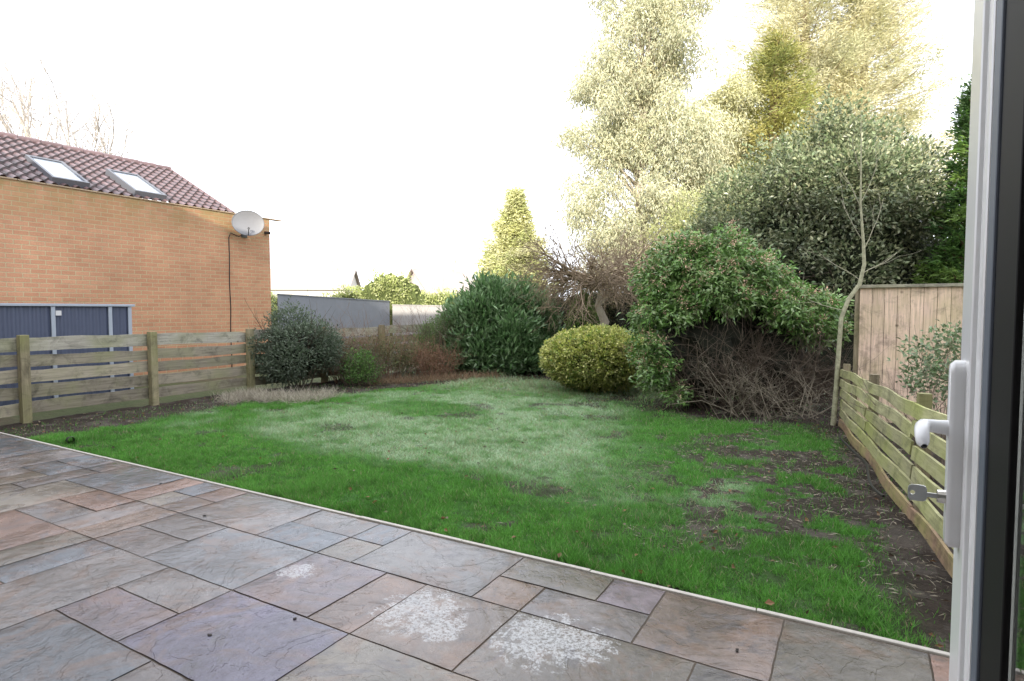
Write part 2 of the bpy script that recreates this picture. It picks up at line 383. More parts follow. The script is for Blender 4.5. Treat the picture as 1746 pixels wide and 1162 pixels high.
# ================================================================== PATIO
U=.29;X0=-.27;Y0=3.13
given=[(-2,0,2,2),(-3,0,1,1),(-4,1,2,1),(-5,0,2,1),(-5,1,1,1),(-4,2,3,2),(-6,2,2,2),(-9,4,3,2),(0,0,2,2),(-8,0,3,2),(-7,2,1,2),(-9,2,2,2),(-9,0,1,1),(-9,1,1,1),(-12,2,3,2),(-11,0,2,1),(-11,1,2,1),(-11,4,2,1),(-11,5,2,1),(-6,4,3,2),(-3,4,2,2),(-1,2,2,2),(-14,0,3,2),(-14,2,2,1),(-14,3,2,1),(-15,2,1,2)]
ix0,ix1,iy1=-36,9,11
occ={};rects=[]
def place(a,b,w,h):
    for i in range(a,a+w):
        for j in range(b,b+h): occ[(i,j)]=1
    rects.append((a,b,w,h))
for q in given: place(*q)
rr=np.random.default_rng(11)
opts=[(3,2),(2,2),(2,1),(2,1),(1,1),(2,3),(2,1),(1,2)]
for j in range(iy1):
    for i in range(ix0,ix1):
        if (i,j) in occ: continue
        for t in rr.permutation(len(opts)):
            w,h=opts[t]
            if j+h<=iy1+1 and i+w<=ix1 and all((i+a,j+b) not in occ for a in range(w) for b in range(h)): place(i,j,w,h);break
        else: place(i,j,1,1)
pal=[(.205,.19,.185),(.265,.165,.13),(.19,.155,.175),(.275,.195,.13),(.145,.165,.19),(.255,.185,.145),(.185,.165,.16),(.22,.195,.16)]
fixc={(-9,4):(.18,.165,.235),(-6,2):(.24,.195,.165),(-4,2):(.215,.19,.165),(-2,0):(.23,.175,.15),(-8,0):(.215,.205,.20),(-12,2):(.18,.19,.205),(0,0):(.19,.17,.145),(-7,2):(.245,.17,.135)}
mb=MB()
for (a,b,w,h) in rects:
    j=.005;x0=X0+a*U+j+rr.uniform(-.002,.002);x1=X0+(a+w)*U-j;y1=Y0-b*U-j;y0=Y0-(b+h)*U+j
    if x0<-10.3: continue
    c=fixc.get((a,b),pal[rr.integers(0,8)]);c=np.array(c)*rr.uniform(.80,1.14)
    nxs=max(4,int((x1-x0)/.04));nys=max(4,int((y1-y0)/.04))
    gx=np.linspace(x0,x1,nxs+1);gy=np.linspace(y0,y1,nys+1);XX,YY=np.meshgrid(gx,gy,indexing='ij')
    zt=rr.uniform(-.0015,.0015);ZZ=.0055*(fbm(XX+a*3.1,YY+b*7.7,.35,80)-.5)+zt
    wob=.008
    ed=np.zeros_like(ZZ);ed[0]=ed[-1]=1;ed[:,0]=1;ed[:,-1]=1
    ZZ=ZZ-ed*.005
    XX=XX+wob*(fbm(XX,YY,.09,81)-.5)*ed;YY=YY+wob*(fbm(XX,YY,.09,82)-.5)*ed
    I=np.arange(XX.size).reshape(XX.shape);F=np.stack([I[:-1,:-1],I[1:,:-1],I[1:,1:],I[:-1,1:]],-1).reshape(-1,4)
    mb.add(np.stack([XX,YY,ZZ],-1).reshape(-1,3),F,0,c)
    for line in (I[0],I[-1],I[:,0],I[:,-1]):
        P=np.stack([XX,YY,ZZ],-1).reshape(-1,3)[line];Q=P.copy();Q[:,2]=-.04;m=len(P)
        mb.add(np.concatenate([P,Q]),[(t,t+1,m+t+1,m+t) for t in range(m-1)],0,c*.6)
mb.box((-10.4,-.05,-.3),(2.5,3.14,-.009),1,(.09,.07,.05))
po=mb.build('patio',[PATIO,STONE],True);po['kind']='structure'
mb=MB()
xx=-10.3
while xx<2.4:
    L=.9;mb.box((xx,3.145,-.2),(xx+L-.004,3.174,.001+R.uniform(-.004,.002)),0,np.array([.46,.43,.38])*R.uniform(.85,1.05));xx+=L
eo=mb.build('patio_edging',[STONE],bevel=.004);eo['kind']='structure'
mb=MB()
for (x,y) in [(-2.33,1.93),(-.42,2.72),(-2.55,1.62),(-1.72,1.63),(-4.1,2.6),(-5.2,2.9)]:
    for q in range(3): mb.sphere((x+R.normal()*.006,y+R.normal()*.006,.004),(R.uniform(.004,.009),R.uniform(.004,.008),.004),4,0,(.03,.025,.02),.3)
d=mb.build('leaf_debris',[STONE]);d['kind']='stuff'

# ================================================================== FENCES
def fence_left():
    rt=root('wooden_fence',(-9.9,9,0),'low weathered wooden slat fence with square posts','fence')
    P=[1.9,3.72,5.45,7.25,9.05,10.85,12.65,14.45,16.25]
    for i,y in enumerate(P):
        m=MB();m.box((-9.93,y-.055,-.1),(-9.82,y+.055,1.155+R.uniform(-.02,.02)),0,np.array([.29,.25,.16])*R.uniform(.85,1.1))
        m.build('post',[WOODV],parent=rt,bevel=.006)
    for y0,y1 in zip(P[:-1],P[1:]):
        m=MB();z=.07
        for k in range(5):
            h=.172+R.uniform(-.016,.010);t=R.normal()*.012;x=-9.965+R.normal()*.003
            c=np.array([.335,.295,.225])*R.uniform(.68,1.12)
            if k==4: h=.19;c=np.array([.40,.375,.315])
            ys_=np.linspace(y0+.002,y1-.002,8);sag=R.normal()*.009
            V=[];
            for q,yy in enumerate(ys_):
                zz=z+t*(q/7)+sag*sin(q/7*pi);xo=x+.004*sin(q+k);h2=h+.007*sin(q*1.7+k*3+y0)
                V+= [(xo-.012,yy,zz),(xo+.012,yy,zz),(xo+.012,yy,zz+h2),(xo-.012,yy,zz+h2)]
            F=[(q*4+a,q*4+(a+1)%4,(q+1)*4+(a+1)%4,(q+1)*4+a) for q in range(7) for a in range(4)]+[(0,3,2,1),(28,29,30,31)]
            m.add(V,F,0,c);z+=.216
        m.build('slat_panel',[WOODH],parent=rt)
fence_left()
def fence_right():
    A=np.array([-.17,8.95]);B=np.array([.64,3.35]);rt=root('slatted_fence',(.2,6,0),'low slatted fence with green algae on gapped boards','fence')
    L=np.linalg.norm(B-A);d=(B-A)/L;nrm=np.array([-d[1],d[0]]);
    if nrm[0]<0: nrm=-nrm
    def pt(s,o,z): q=A+d*s+nrm*o;return (q[0],q[1],z)
    n=4;S=np.linspace(0,L,n)
    for s in S:
        m=MB();top=.80+.15*s/L
        lo=[pt(s-.04,.03,-.1),pt(s+.04,.03,-.1),pt(s+.04,.11,-.1),pt(s-.04,.11,-.1)]
        hi=[(a,b,top) for a,b,_ in lo];m.add(lo+hi,[(0,1,2,3),(7,6,5,4),(0,4,5,1),(1,5,6,2),(2,6,7,3),(3,7,4,0)],0,(.24,.2,.13))
        m.build('post',[WOODV],parent=rt)
    for s0,s1 in zip(S[:-1],S[1:]):
        m=MB()
        for k in range(6):
            c=np.array([.43,.41,.23])*R.uniform(.72,1.15)
            if k==0:c=np.array([.30,.20,.13])
            V=[];tw=R.normal()*.018
            for q in range(9):
                s=s0+.004+(s1-s0-.008)*q/8;H=.80+.15*s/L
                z=-.02+k*(H/6)+tw*(q/8-.5)+.008*sin(q*1.1+k*2);h=.092+.012*(s/L)
                o=-.012+.009*sin(q*.9+k)+(.002*k)
                V+=[pt(s,o,z),pt(s,o+.02,z),pt(s,o+.02+.010,z+h),pt(s,o+.010,z+h)]
            F=[(q*4+a,q*4+(a+1)%4,(q+1)*4+(a+1)%4,(q+1)*4+a) for q in range(8) for a in range(4)]+[(0,3,2,1),(32,33,34,35)]
            m.add(V,F,0,c)
        m.build('slat_panel',[WOODG],parent=rt)
    m=MB();pts=[pt(.9+2.6*t,-.1-.04*sin(t*9),.03+.03*sin(t*7)**2) for t in np.linspace(0,1,30)]
    m.tube(pts,.011,6,0,(.03,.03,.025));o=m.build('garden_hose',[PAINT],True);tag(o,'dark garden hose lying along the slatted fence','hose')
fence_right()
rt=root('panel_fence',(1.6,9.28,0),'tall tan close-board fence panel with capping rail','fence')
m=MB();x=.03
while x<3.3:
    w=.142;m.box((x,9.27+R.uniform(0,.006),.02),(x+w-.005,9.295,1.80),0,np.array([.76,.57,.44])*R.uniform(.85,1.08));x+=w
m.build('boards',[PANEL],parent=rt)
m=MB();m.box((-.01,9.235,1.80),(3.35,9.34,1.84),0,(.36,.33,.27));m.build('capping_rail',[WOODH],parent=rt,bevel=.005)
m=MB();m.box((-.03,9.30,-.1),(.05,9.38,1.79),0,(.3,.25,.17));m.build('post',[WOODV],parent=rt,bevel=.005)
def plainfence(name,label,A,B,zA,zB,c,mat):
    A=np.array(A,float);B=np.array(B,float);L=np.linalg.norm(B-A);d=(B-A)/L;nn=np.array([-d[1],d[0]])
    rt=root(name,(*((A+B)/2),0),label,'fence');m=MB();s=0
    while s<L-.01:
        e=min(s+.3,L);q0=A+d*s;q1=A+d*(e-.002);o=nn*R.uniform(0,.001);z=zA+(zB-zA)*s/L
        V=[(*(q0+o),-.1),(*(q1+o),-.1),(*(q1+o+nn*.02),-.1),(*(q0+o+nn*.02),-.1)];V+= [(a,b,z) for a,b,_ in V]
        m.add(V,[(0,3,2,1),(4,5,6,7),(0,1,5,4),(1,2,6,5),(2,3,7,6),(3,0,4,7)],0,np.array(c)*R.uniform(.97,1.02));s=e
    m.build('boards',[mat],parent=rt);m=MB()
    q0=A-nn*.02;q1=B-nn*.02;V=[(*q0,zA),(*q1,zB),(*(q1+nn*.06),zB),(*(q0+nn*.06),zA)];V+=[(a,b,z+.025) for a,b,z in V]
    m.add(V,[(0,3,2,1),(4,5,6,7),(0,1,5,4),(1,2,6,5),(2,3,7,6),(3,0,4,7)],0,np.array(c)*1.1);m.build('capping_rail',[mat],parent=rt)
GREY=colmat('grey_paint',.8,3,.10,.05,.002,.15)
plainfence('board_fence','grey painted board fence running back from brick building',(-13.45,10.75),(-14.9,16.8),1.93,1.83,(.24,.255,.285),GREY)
plainfence('board_fence','board fence with sunlight in its pale colour below a clipped hedge',(-14.85,16.9),(-10.2,16.6),1.70,1.62,(.42,.40,.38),GREY)  # paler than the grey fence so the colour itself looks sunlit

# ================================================================== NEIGHBOUR BRICK BUILDING
bt=root('brick_building',(-17,4,0),'low orange brick building with parapet and tiled roof','building')
m=MB();m.box((-20,-3,-.1),(-13.5,10.57,3.9),0);m.build('wall',[BRICK],parent=bt)
m=MB();y=-3
while y<10.5:
    m.box((-13.62,y,3.903),(-13.475,y+.44,3.93),0,np.array([.42,.31,.2])*R.uniform(.85,1.1));y+=.45
m.box((-20,10.46,3.903),(-13.65,10.60,3.93),0,(.42,.31,.2));m.build('coping',[STONE],parent=bt,bevel=.005)
m=MB();yend=9.68;tw=.205;yy=np.arange(-3,yend+.01,.0256);nc=12;Xr0,Zr0,Xr1,Zr1=-13.75,3.93,-16.5,5.36
sl=[]
for k in range(nc): sl+=[(k/nc,.04),((k+1)/nc-.001,.0)]
rows=[]
for i,(t,o) in enumerate(sl):
    ph=(yy/tw)%1
    w=.052*np.where(ph<.62,np.sin(np.clip(ph/.62,0,1)*pi)**.8,-.12*np.sin((ph-.62)/.38*pi))
    rows.append(np.stack([np.full_like(yy,Xr0+(Xr1-Xr0)*t),yy,Zr0+(Zr1-Zr0)*t+o+w],-1))
rows=np.array(rows);a,b=rows.shape[:2];I=np.arange(a*b).reshape(a,b);F=np.stack([I[:-1,:-1],I[:-1,1:],I[1:,1:],I[1:,:-1]],-1).reshape(-1,4)
ti=(np.floor(yy[:-1]/tw).astype(int));tc=np.random.default_rng(5).uniform(.85,1.15,(a,200))
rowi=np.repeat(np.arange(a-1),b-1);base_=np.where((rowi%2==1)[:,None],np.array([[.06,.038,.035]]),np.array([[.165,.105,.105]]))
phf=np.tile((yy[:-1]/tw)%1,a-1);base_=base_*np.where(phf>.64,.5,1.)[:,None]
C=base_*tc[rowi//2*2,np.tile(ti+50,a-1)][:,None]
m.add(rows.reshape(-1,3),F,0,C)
m.add([(-16.5,-3,Zr1-.01),(-16.5,yend,Zr1-.01),(-19.6,yend,3.9),(-19.6,-3,3.9)],[(0,1,2,3)],0,(.15,.09,.08))
m.add([(-13.75,yend-.02,3.9),(-16.5,yend-.02,Zr1-.03),(-16.5,yend-.02,3.9),(-15,yend-.02,3.9)],[(0,1,2,3)],0,(.3,.16,.1))
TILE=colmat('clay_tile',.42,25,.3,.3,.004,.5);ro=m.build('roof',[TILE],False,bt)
m=MB();y=-3
while y<yend-.1:
    m.tube([(-16.5,y,Zr1),(-16.5,min(y+.43,yend+.03),Zr1+.005)],[.09,.10],10,0,np.array([.19,.12,.115])*R.uniform(.8,1.1));y+=.44
m.tube([(-13.75,yend+.02,3.97),(-16.5,yend+.02,Zr1+.03)],.04,6,0,(.17,.11,.105))
m.build('ridge_tiles',[TILE],True,ro)
SKYG=glassmat('skylight_glass',(.34,.38,.43),.08)
FRAME=colmat('grey_frame',.4,10,.05,.05,.001,.4)
for (y0,y1,t0,t1) in ((5.80,6.47,.05,.46),(7.38,8.08,.06,.49)):
    w=root('skylight',(0,0,0),'x','y');del w['label'];del w['category'];w.parent=bt;w.matrix_parent_inverse=Matrix.Translation(-Vector(bt.location))
    def rp(t,y,o): return (Xr0+(Xr1-Xr0)*t+o*.44,y,Zr0+(Zr1-Zr0)*t+o*.9)
    def slab(m,t0,t1,y0,y1,o0,o1,c):
        V=[rp(t0,y0,o0),rp(t0,y1,o0),rp(t1,y1,o0),rp(t1,y0,o0),rp(t0,y0,o1),rp(t0,y1,o1),rp(t1,y1,o1),rp(t1,y0,o1)]
        m.add(V,[(0,3,2,1),(4,5,6,7),(0,1,5,4),(1,2,6,5),(2,3,7,6),(3,0,4,7)],0,c)
    m=MB();g=(.12,.125,.14);e=.022
    slab(m,t0,t0+e,y0,y1,0,.15,g);slab(m,t1-e,t1,y0,y1,0,.15,g);slab(m,t0+e,t1-e,y0,y0+.055,0,.15,g);slab(m,t0+e,t1-e,y1-.055,y1,0,.15,g)
    m.build('frame',[FRAME],parent=w)
    m=MB();slab(m,t0+e+.001,t1-e-.001,y0+.056,y1-.056,.08,.125,(1,1,1));m.build('pane',[SKYG],parent=w)
dn=unit(np.array([.84,-.52,.05]));du=unit(np.cross(np.array([0,0,1.]),dn));dv=np.cross(dn,du);dc=np.array([-13.14,9.66,3.66])
rt=root('satellite_dish',(-13.3,9.75,3.5),'round grey satellite dish bracketed to brick wall','satellite dish')
m=MB();rings=10;K=36
for side,off in ((0,0),(1,-.012)):
    V=[];
    for i in range(rings+1):
        r=max(i/rings*.37,.002)
        for k in range(K):
            a=2*pi*k/K;V.append(dc+du*r*cos(a)+dv*r*.84*sin(a)+dn*(r*r*.4+off))
    m.add(V,[(i*K+k,i*K+(k+1)%K,(i+1)*K+(k+1)%K,(i+1)*K+k) for i in range(rings) for k in range(K)],0,(.21,.21,.22))
m.tube([dc+(du*cos(a)*.367+dv*sin(a)*.308+dn*.054) for a in np.linspace(0,2*pi,37)],.008,6,0,(.17,.17,.18))
m.build('reflector',[PAINT],True,rt)
m=MB();foc=dc+dn*.17-dv*.16;m.tube([dc-dv*.31+dn*.04,foc],.010,6,0,(.05,.05,.05));m.tube([foc-dn*.02,foc-dn*.06],[.03,.025],10,0,(.08,.08,.08));m.tube([foc,foc+dn*.02],[.02,.028],10,0,(.08,.08,.08));m.build('receiver_arm',[PAINT],True,rt)
m=MB();m.tube([(-13.5,9.80,3.45),(-13.3,9.80,3.45),(-13.25,9.78,3.57),dc-dn*.02],.02,8,0,(.06,.06,.06));m.box((-13.498,9.72,3.35),(-13.48,9.88,3.55),0,(.06,.06,.06));m.build('bracket',[PAINT],parent=rt)
m=MB();pts=[(-13.28,9.76,3.47),(-13.42,9.6,3.35),(-13.485,9.42,3.42),(-13.487,9.37,3.3)]+[(-13.487,9.37+.008*sin(z*5),z) for z in np.linspace(3.1,.0,14)]
m.tube(pts,.011,5,0,(.02,.02,.02));tag(m.build('cable',[PAINT],True),'thin black cable running down the brick wall','cable')
m=MB();m.box((-13.497,10.40,3.50),(-13.42,10.47,3.57),0,(.03,.03,.03));m.tube([(-13.42,10.435,3.54),(-13.34,10.44,3.52)],[.03,.035],10,0,(.03,.03,.03));tag(m.build('security_lamp',[PAINT],bevel=.004),'small black lamp on the brick wall corner','lamp')

rt=root('metal_shed',(-12.3,3.5,0),'low dark blue ribbed metal shed with pale trim','shed')
m=MB();x0,x1,y0,y1=-13.2,-11.5,.8,5.98;navy=(.075,.09,.14)
ysr=np.arange(y0,y1,.0275);pr=.012*((np.arange(len(ysr))//2)%2)
V=[(x1-pr[i],ysr[i],z) for z in (-.05,1.57) for i in range(len(ysr))];n=len(ysr)
m.add(V,[(i,i+1,n+i+1,n+i) for i in range(n-1)],0,navy)
xr=np.arange(x0,x1-.02,.0275);n=len(xr);V=[(xr[i],y1-.02-.012*((i//2)%2),z) for z in (-.05,1.57) for i in range(n)]
m.add(V,[(i,i+1,n+i+1,n+i) for i in range(n-1)],0,navy)
m.box((x0,y0,-.05),(x1-.03,y1-.04,1.56),0,navy);m.build('wall',[PAINT],parent=rt)
tr=(.36,.40,.46)
for y in (1.9,3.3,4.75,5.62,5.95):
    m=MB();m.box((x1+.001,y-.03,-.05),(x1+.03,y+.03,1.571),0,tr);m.build('trim_post',[PAINT],parent=rt,bevel=.003)
m=MB();m.box((x0-.05,y0-.05,1.572),(x1+.05,y1+.05,1.615),0,(.36,.40,.46));m.build('lid',[PAINT],parent=rt,bevel=.006)
m=MB();m.box((x1+.031,4.78,1.42),(x1+.045,4.86,1.50),0,(.6,.6,.6));m.build('latch',[PAINT],parent=rt)

# ================================================================== SHRUBS
def stemset(base,n,L,r,c,dep=2,spread=.5,rad=.2,up=.3):
    s=MB()
    for i in range(n):
        a=R.uniform(0,2*pi);q=R.uniform(0,rad)
        branch(s,(base[0]+q*cos(a),base[1]+q*sin(a),-.05),(cos(a)*.5,sin(a)*.5,1),L*R.uniform(.7,1.1),r,dep,c,spread,up)
    return s
b=(-9.4,8.0,0);c=MB();bl=lumpy((b[0],b[1],.76),(.8,.9,.74),34,.25,1,-.8,var=.6)
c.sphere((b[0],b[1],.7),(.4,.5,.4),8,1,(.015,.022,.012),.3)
cloud(c,bl,3200,6,.058,.026,[(.12,.17,.105),(.16,.205,.13),(.08,.115,.065),(.20,.23,.17)],.07,.6)
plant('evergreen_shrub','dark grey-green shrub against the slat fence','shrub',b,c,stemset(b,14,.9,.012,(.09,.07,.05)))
for (x,y,w,h,cols,lab,n,name) in [
  (-8.75,9.05,.42,.62,[(.12,.26,.05),(.18,.32,.08),(.08,.16,.04)],'small bright green leafy plant in the border',650,'leafy_plant'),
  (-8.85,10.0,.6,.95,[(.18,.21,.08),(.25,.21,.11),(.12,.14,.06)],'straggly olive shrub with bare twigs',650,'twiggy_shrub'),
  (-8.2,10.7,.55,.7,[(.28,.13,.07),(.2,.11,.07),(.28,.2,.12)],'rust brown dried shrub in the border',260,'dried_shrub'),
  (-8.7,11.7,.8,1.3,[(.14,.25,.07),(.2,.3,.1),(.09,.15,.04)],'green shrub beside the laurel',1700,'leafy_shrub'),
  (-9.5,9.3,.5,1.0,[(.2,.15,.1),(.16,.18,.08),(.26,.2,.13)],'brown twiggy shrub behind a dark shrub',600,'twiggy_shrub')]:
    b=(x,y,0);c=MB();bl=lumpy((x,y,h*.5),(w,w,h*.5),12,.2,1,-.7,var=.5)
    cloud(c,bl,n,5,.055,.024,cols,.07,.4)
    plant(name,lab,'shrub',b,c,stemset(b,42,h*.85,.007,(.27,.16,.10) if 'brown' in lab or 'twig' in lab else (.14,.11,.08),2,.6,.38))
b=(-8.0,12.9,0);c=MB();bl=lumpy((b[0],b[1],1.05),(1.7,1.3,1.2),46,.38,1,-.7,var=.7,qlo=.6)
for a in np.linspace(0,2*pi,15): bl.append((b[0]+1.35*cos(a),b[1]+1.0*sin(a),.38,.4,.4,.42))
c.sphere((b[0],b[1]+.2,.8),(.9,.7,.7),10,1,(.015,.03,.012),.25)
cloud(c,bl,5600,8,.17,.055,[(.13,.25,.09),(.19,.32,.13),(.08,.17,.055),(.27,.38,.20)],.10,.9,droop=.05,rlo=.4)
plant('laurel_bush','broad glossy dark green laurel bush','bush',b,c,stemset(b,5,.9,.02,(.09,.07,.05)),[GLOSSY,DARK])
b=(-4.25,10.55,0);c=MB()
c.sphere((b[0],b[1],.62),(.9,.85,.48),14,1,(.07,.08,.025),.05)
bl=[(b[0],b[1],.60,1.02,.96,.56)]*3+lumpy((b[0],b[1],.60),(1.02,.96,.565),50,.17,1,-1)
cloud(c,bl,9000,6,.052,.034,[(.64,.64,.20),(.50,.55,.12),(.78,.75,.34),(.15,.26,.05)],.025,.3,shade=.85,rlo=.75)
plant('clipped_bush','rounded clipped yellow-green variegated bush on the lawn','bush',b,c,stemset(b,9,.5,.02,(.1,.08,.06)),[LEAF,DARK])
# pieris
b=(-1.6,9.75,0);c=MB();ax=np.array([.93,.42])
def pp(s,o,z,r,rz=None): return (b[0]+ax[0]*s-.42*o,b[1]+ax[1]*s+.9*o,z,r,r,rz or r)
bl=[]
for (s,o,z,r) in [(-.75,0,2.35,.45),(-.35,0,2.45,.42),(-1.05,-.1,1.9,.5),(-.5,-.3,2.0,.55),(0,-.2,2.1,.5),(.35,0,1.95,.45),(-1.25,-.2,1.4,.42),(-1.3,-.2,.95,.34),(-1.2,-.25,.5,.3),(-1.05,-.3,.25,.22),(.7,-.1,1.7,.42),(1.05,-.1,1.45,.38),(1.3,0,1.25,.28),(-.8,-.4,1.55,.42),(0,-.45,1.65,.4),(.5,-.45,1.45,.35),(-.6,.3,2.1,.6),(.3,.4,1.8,.6),(-.05,0,2.45,.25),(.9,-.35,1.2,.25)]:
    q=pp(s,o,z,r);bl+=lumpy(q[:3],q[3:],7,r*.36,1,-.6,var=.6,qlo=.6)
cloud(c,bl,3500,9,.10,.032,[(.16,.32,.065),(.23,.40,.11),(.09,.19,.04),(.35,.46,.20)],.06,.1,zmin=.1,tip=((.74,.50,.36),1000,.036,.015),droop=.4)
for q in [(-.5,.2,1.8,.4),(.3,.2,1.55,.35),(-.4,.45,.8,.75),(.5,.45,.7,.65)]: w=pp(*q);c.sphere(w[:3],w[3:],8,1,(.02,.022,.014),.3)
s=MB()
for i in range(100):
    t=R.uniform(-1.1,1.35);o=R.uniform(-.55,.4);q=pp(t*.55,o*.5,0,1)
    branch(s,(q[0],q[1],-.03),(ax[0]*(t*.8)+R.normal()*.3-.42*o,ax[1]*t*.8+.9*o*1.0+R.normal()*.3,.9),R.uniform(.5,.95),R.uniform(.008,.019),3,(.105,.08,.058),.75,.1,4,(2,4))
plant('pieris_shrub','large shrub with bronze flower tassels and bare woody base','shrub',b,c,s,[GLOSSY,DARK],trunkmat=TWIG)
s=MB()
for i in range(30):
    x=R.uniform(-1.6,-.35);y=9.0+.4*(x+1.6)+R.normal()*.15
    branch(s,(x,y,-.02),(R.normal()*.5,-.25+R.normal()*.4,.6),R.uniform(.35,.65),.009,3,(.25,.215,.16),.85,.0,3,(2,4))
plant('dead_shrub','tangle of bare grey-brown stems beneath leafy shrub','shrub',(-1,9.1,0),None,s,trunkmat=TWIG)
b=(-5.6,13.0,0);c=MB();cloud(c,[(b[0],b[1],.95,.36,.36,.95)]+lumpy((b[0],b[1],1.0),(.36,.36,.9),14,.14,1.6,-.8),2600,5,.06,.022,[(.18,.34,.06),(.27,.42,.11),(.11,.21,.045)],.03,1.2)
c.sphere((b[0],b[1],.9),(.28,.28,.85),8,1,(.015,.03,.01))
s=MB();s.tube([(b[0],b[1],-.05),(b[0],b[1],1.2)],[.05,.02],6,0,(.1,.07,.05));plant('columnar_conifer','small rounded upright bright green conifer','tree',b,c,s,names=('trunk','crown'))
s=MB();tips=[]
T=[(-4.85,12.3,-.05),(-4.8,12.3,.5),(-4.86,12.28,.9),(-4.76,12.3,1.25),(-4.92,12.3,1.6),(-4.84,12.3,1.9),(-5.02,12.3,2.15)]
s.tube(T,[.12,.10,.095,.10,.08,.085,.06],9,0,(.40,.35,.27))
s.tube([(-4.92,12.3,1.6),(-4.70,12.33,1.85),(-4.76,12.3,2.1),(-4.58,12.35,2.2)],[.07,.06,.055,.04],8,0,(.40,.35,.27))
for i in range(54):
    a=R.uniform(0,2*pi);L=R.uniform(.7,1.15)
    branch(s,(-4.95+.1*cos(a),12.3+.1*sin(a),R.uniform(1.95,2.25)),(cos(a)*1.1,sin(a)*.8,R.uniform(.1,.6)),L,.026,4,(.30,.23,.155),.6,-.18,4,(2,4),0,.4,.66,tips)
c=MB();P=np.array([t[0] for t in tips]);k=R.choice(len(P),min(len(P),900),replace=False)
leaves(c,P[k]+R.normal(size=(len(k),3))*.04,R.normal(size=(len(k),3)),.04,.02,np.array([.42,.34,.18])*R.uniform(.6,1.3,(len(k),1)))
plant('weeping_tree','leafless twisted weeping tree with spreading umbrella crown','tree',(-4.85,12.3,0),c,s,names=('trunk','twigs'),trunkmat=TWIG)
b=(.72,6.6,0);c=MB();cloud(c,lumpy((b[0],b[1],.95),(.36,.45,.45),16,.12,1,-.5,var=.5),240,6,.05,.026,[(.14,.23,.09),(.2,.29,.13),(.28,.34,.2)],.06,.3)
plant('leafy_shrub','airy green shrub growing over the slatted fence','shrub',b,c,stemset(b,20,.85,.006,(.24,.19,.15),2,.5,.12),[GLOSSY,DARK])
s=MB();px=lambda dx,z,dy=0:(-.24+.87*dx+dy,8.95+.5*dx+dy,z)
s.tube([px(0,-.05),px(.03,.5),px(.05,1.0),px(.07,1.4),px(.16,1.65),px(.30,1.85),px(.35,2.1),px(.33,2.4),px(.28,2.9),px(.27,3.5),px(.25,4.1)],[.034,.031,.029,.027,.027,.025,.022,.018,.012,.008,.003],8,0,(.36,.35,.23))
for (dx,z,ddx,dz,L) in [(.35,2.0,1.0,.5,.5),(.34,2.3,.55,.9,.7),(.33,2.4,-.5,.8,.6),(.3,2.8,-.4,.9,.6),(.1,1.5,-.9,.3,.5),(.27,3.3,-.3,1,.4),(.3,1.9,-.7,.6,.5),(.28,2.9,.5,1,.5)]:
    branch(s,px(dx,z),(ddx*.87,ddx*.5,dz),L,.006,2,(.36,.34,.24),.35,.25,4,(1,2))
plant('bare_sapling','slender leafless sapling with crooked mossy trunk','tree',(-.24,8.95,0),None,s,names=('trunk','crown'))
mb=MB();n=4600
cx=R.uniform(-9.3,-7.9,30);cy=6.7+R.normal(size=30)*.3+.3*(cx+8.8)
i=R.integers(0,30,n);p=np.stack([cx[i]+R.normal(size=n)*.1,cy[i]+R.normal(size=n)*.1,np.full(n,-.03)],1)
d=R.normal(size=(n,3))*.8+np.array([0,0,.8]);leaves(mb,p,d,.2,.006,np.array([.52,.47,.37])*R.uniform(.45,1.1,(n,1)))
i=R.uniform(0,1,2000);q=np.stack([-8.7+i*1.6+R.normal(size=2000)*.15,9.2+i*2.4+R.normal(size=2000)*.15,np.full(2000,-.03)],1)
leaves(mb,q,R.normal(size=(2000,3))*.6+np.array([0,0,.8]),.2,.006,np.array([.36,.25,.15])*R.uniform(.5,1.2,(2000,1)))
f=mb.build('dead_grass',[GRASSM]);f['kind']='stuff'

# ================================================================== BACKGROUND VEGETATION
c=MB()
for x in np.arange(-8.6,-1.2,.55):
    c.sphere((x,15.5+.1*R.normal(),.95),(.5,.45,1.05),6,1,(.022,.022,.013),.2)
bl=[]
for x in np.arange(-8.9,-1.0,.4): bl+=lumpy((x,15.4,1.2),(.5,.6,1.2+.15*R.normal()),5,.3,1,-.8,var=.5)
cloud(c,bl,4600,6,.08,.03,[(.08,.095,.035),(.13,.11,.05),(.05,.07,.025)],.08,.2)
o=c.build('hedge',[LEAF,DARK]);tag(o,'dark dense hedge behind the twisted tree','hedge')
s=MB();s.tube([(-4.65,14.4,-.05),(-4.62,14.42,1.0),(-4.66,14.4,2.3)],[.09,.08,.07],8,0,(.50,.33,.15));tag(s.build('wooden_post',[BARK],True),'rough orange-brown timber post by the hedge','post')
b=(-.75,14.7,0);c=MB();ctr=np.array([-.85,14.6,3.2])
bl=lumpy(ctr,(2.8,2.2,2.6),110,.58,1,-.75,3,.6,.5)+lumpy((-2.9,14.6,2.4),(1.1,1.2,1.4),22,.4,1,-.6,4,.5)+lumpy((1.1,15.2,2.5),(1.2,1.3,1.8),22,.46,1,-.6,5,.5)
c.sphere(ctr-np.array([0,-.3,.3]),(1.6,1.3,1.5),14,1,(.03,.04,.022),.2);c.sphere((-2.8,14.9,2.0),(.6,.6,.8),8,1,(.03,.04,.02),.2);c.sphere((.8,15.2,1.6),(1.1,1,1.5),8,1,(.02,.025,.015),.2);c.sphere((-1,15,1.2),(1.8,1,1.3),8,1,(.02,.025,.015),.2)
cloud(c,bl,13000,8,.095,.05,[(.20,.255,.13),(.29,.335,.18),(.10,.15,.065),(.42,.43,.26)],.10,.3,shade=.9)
s=MB();
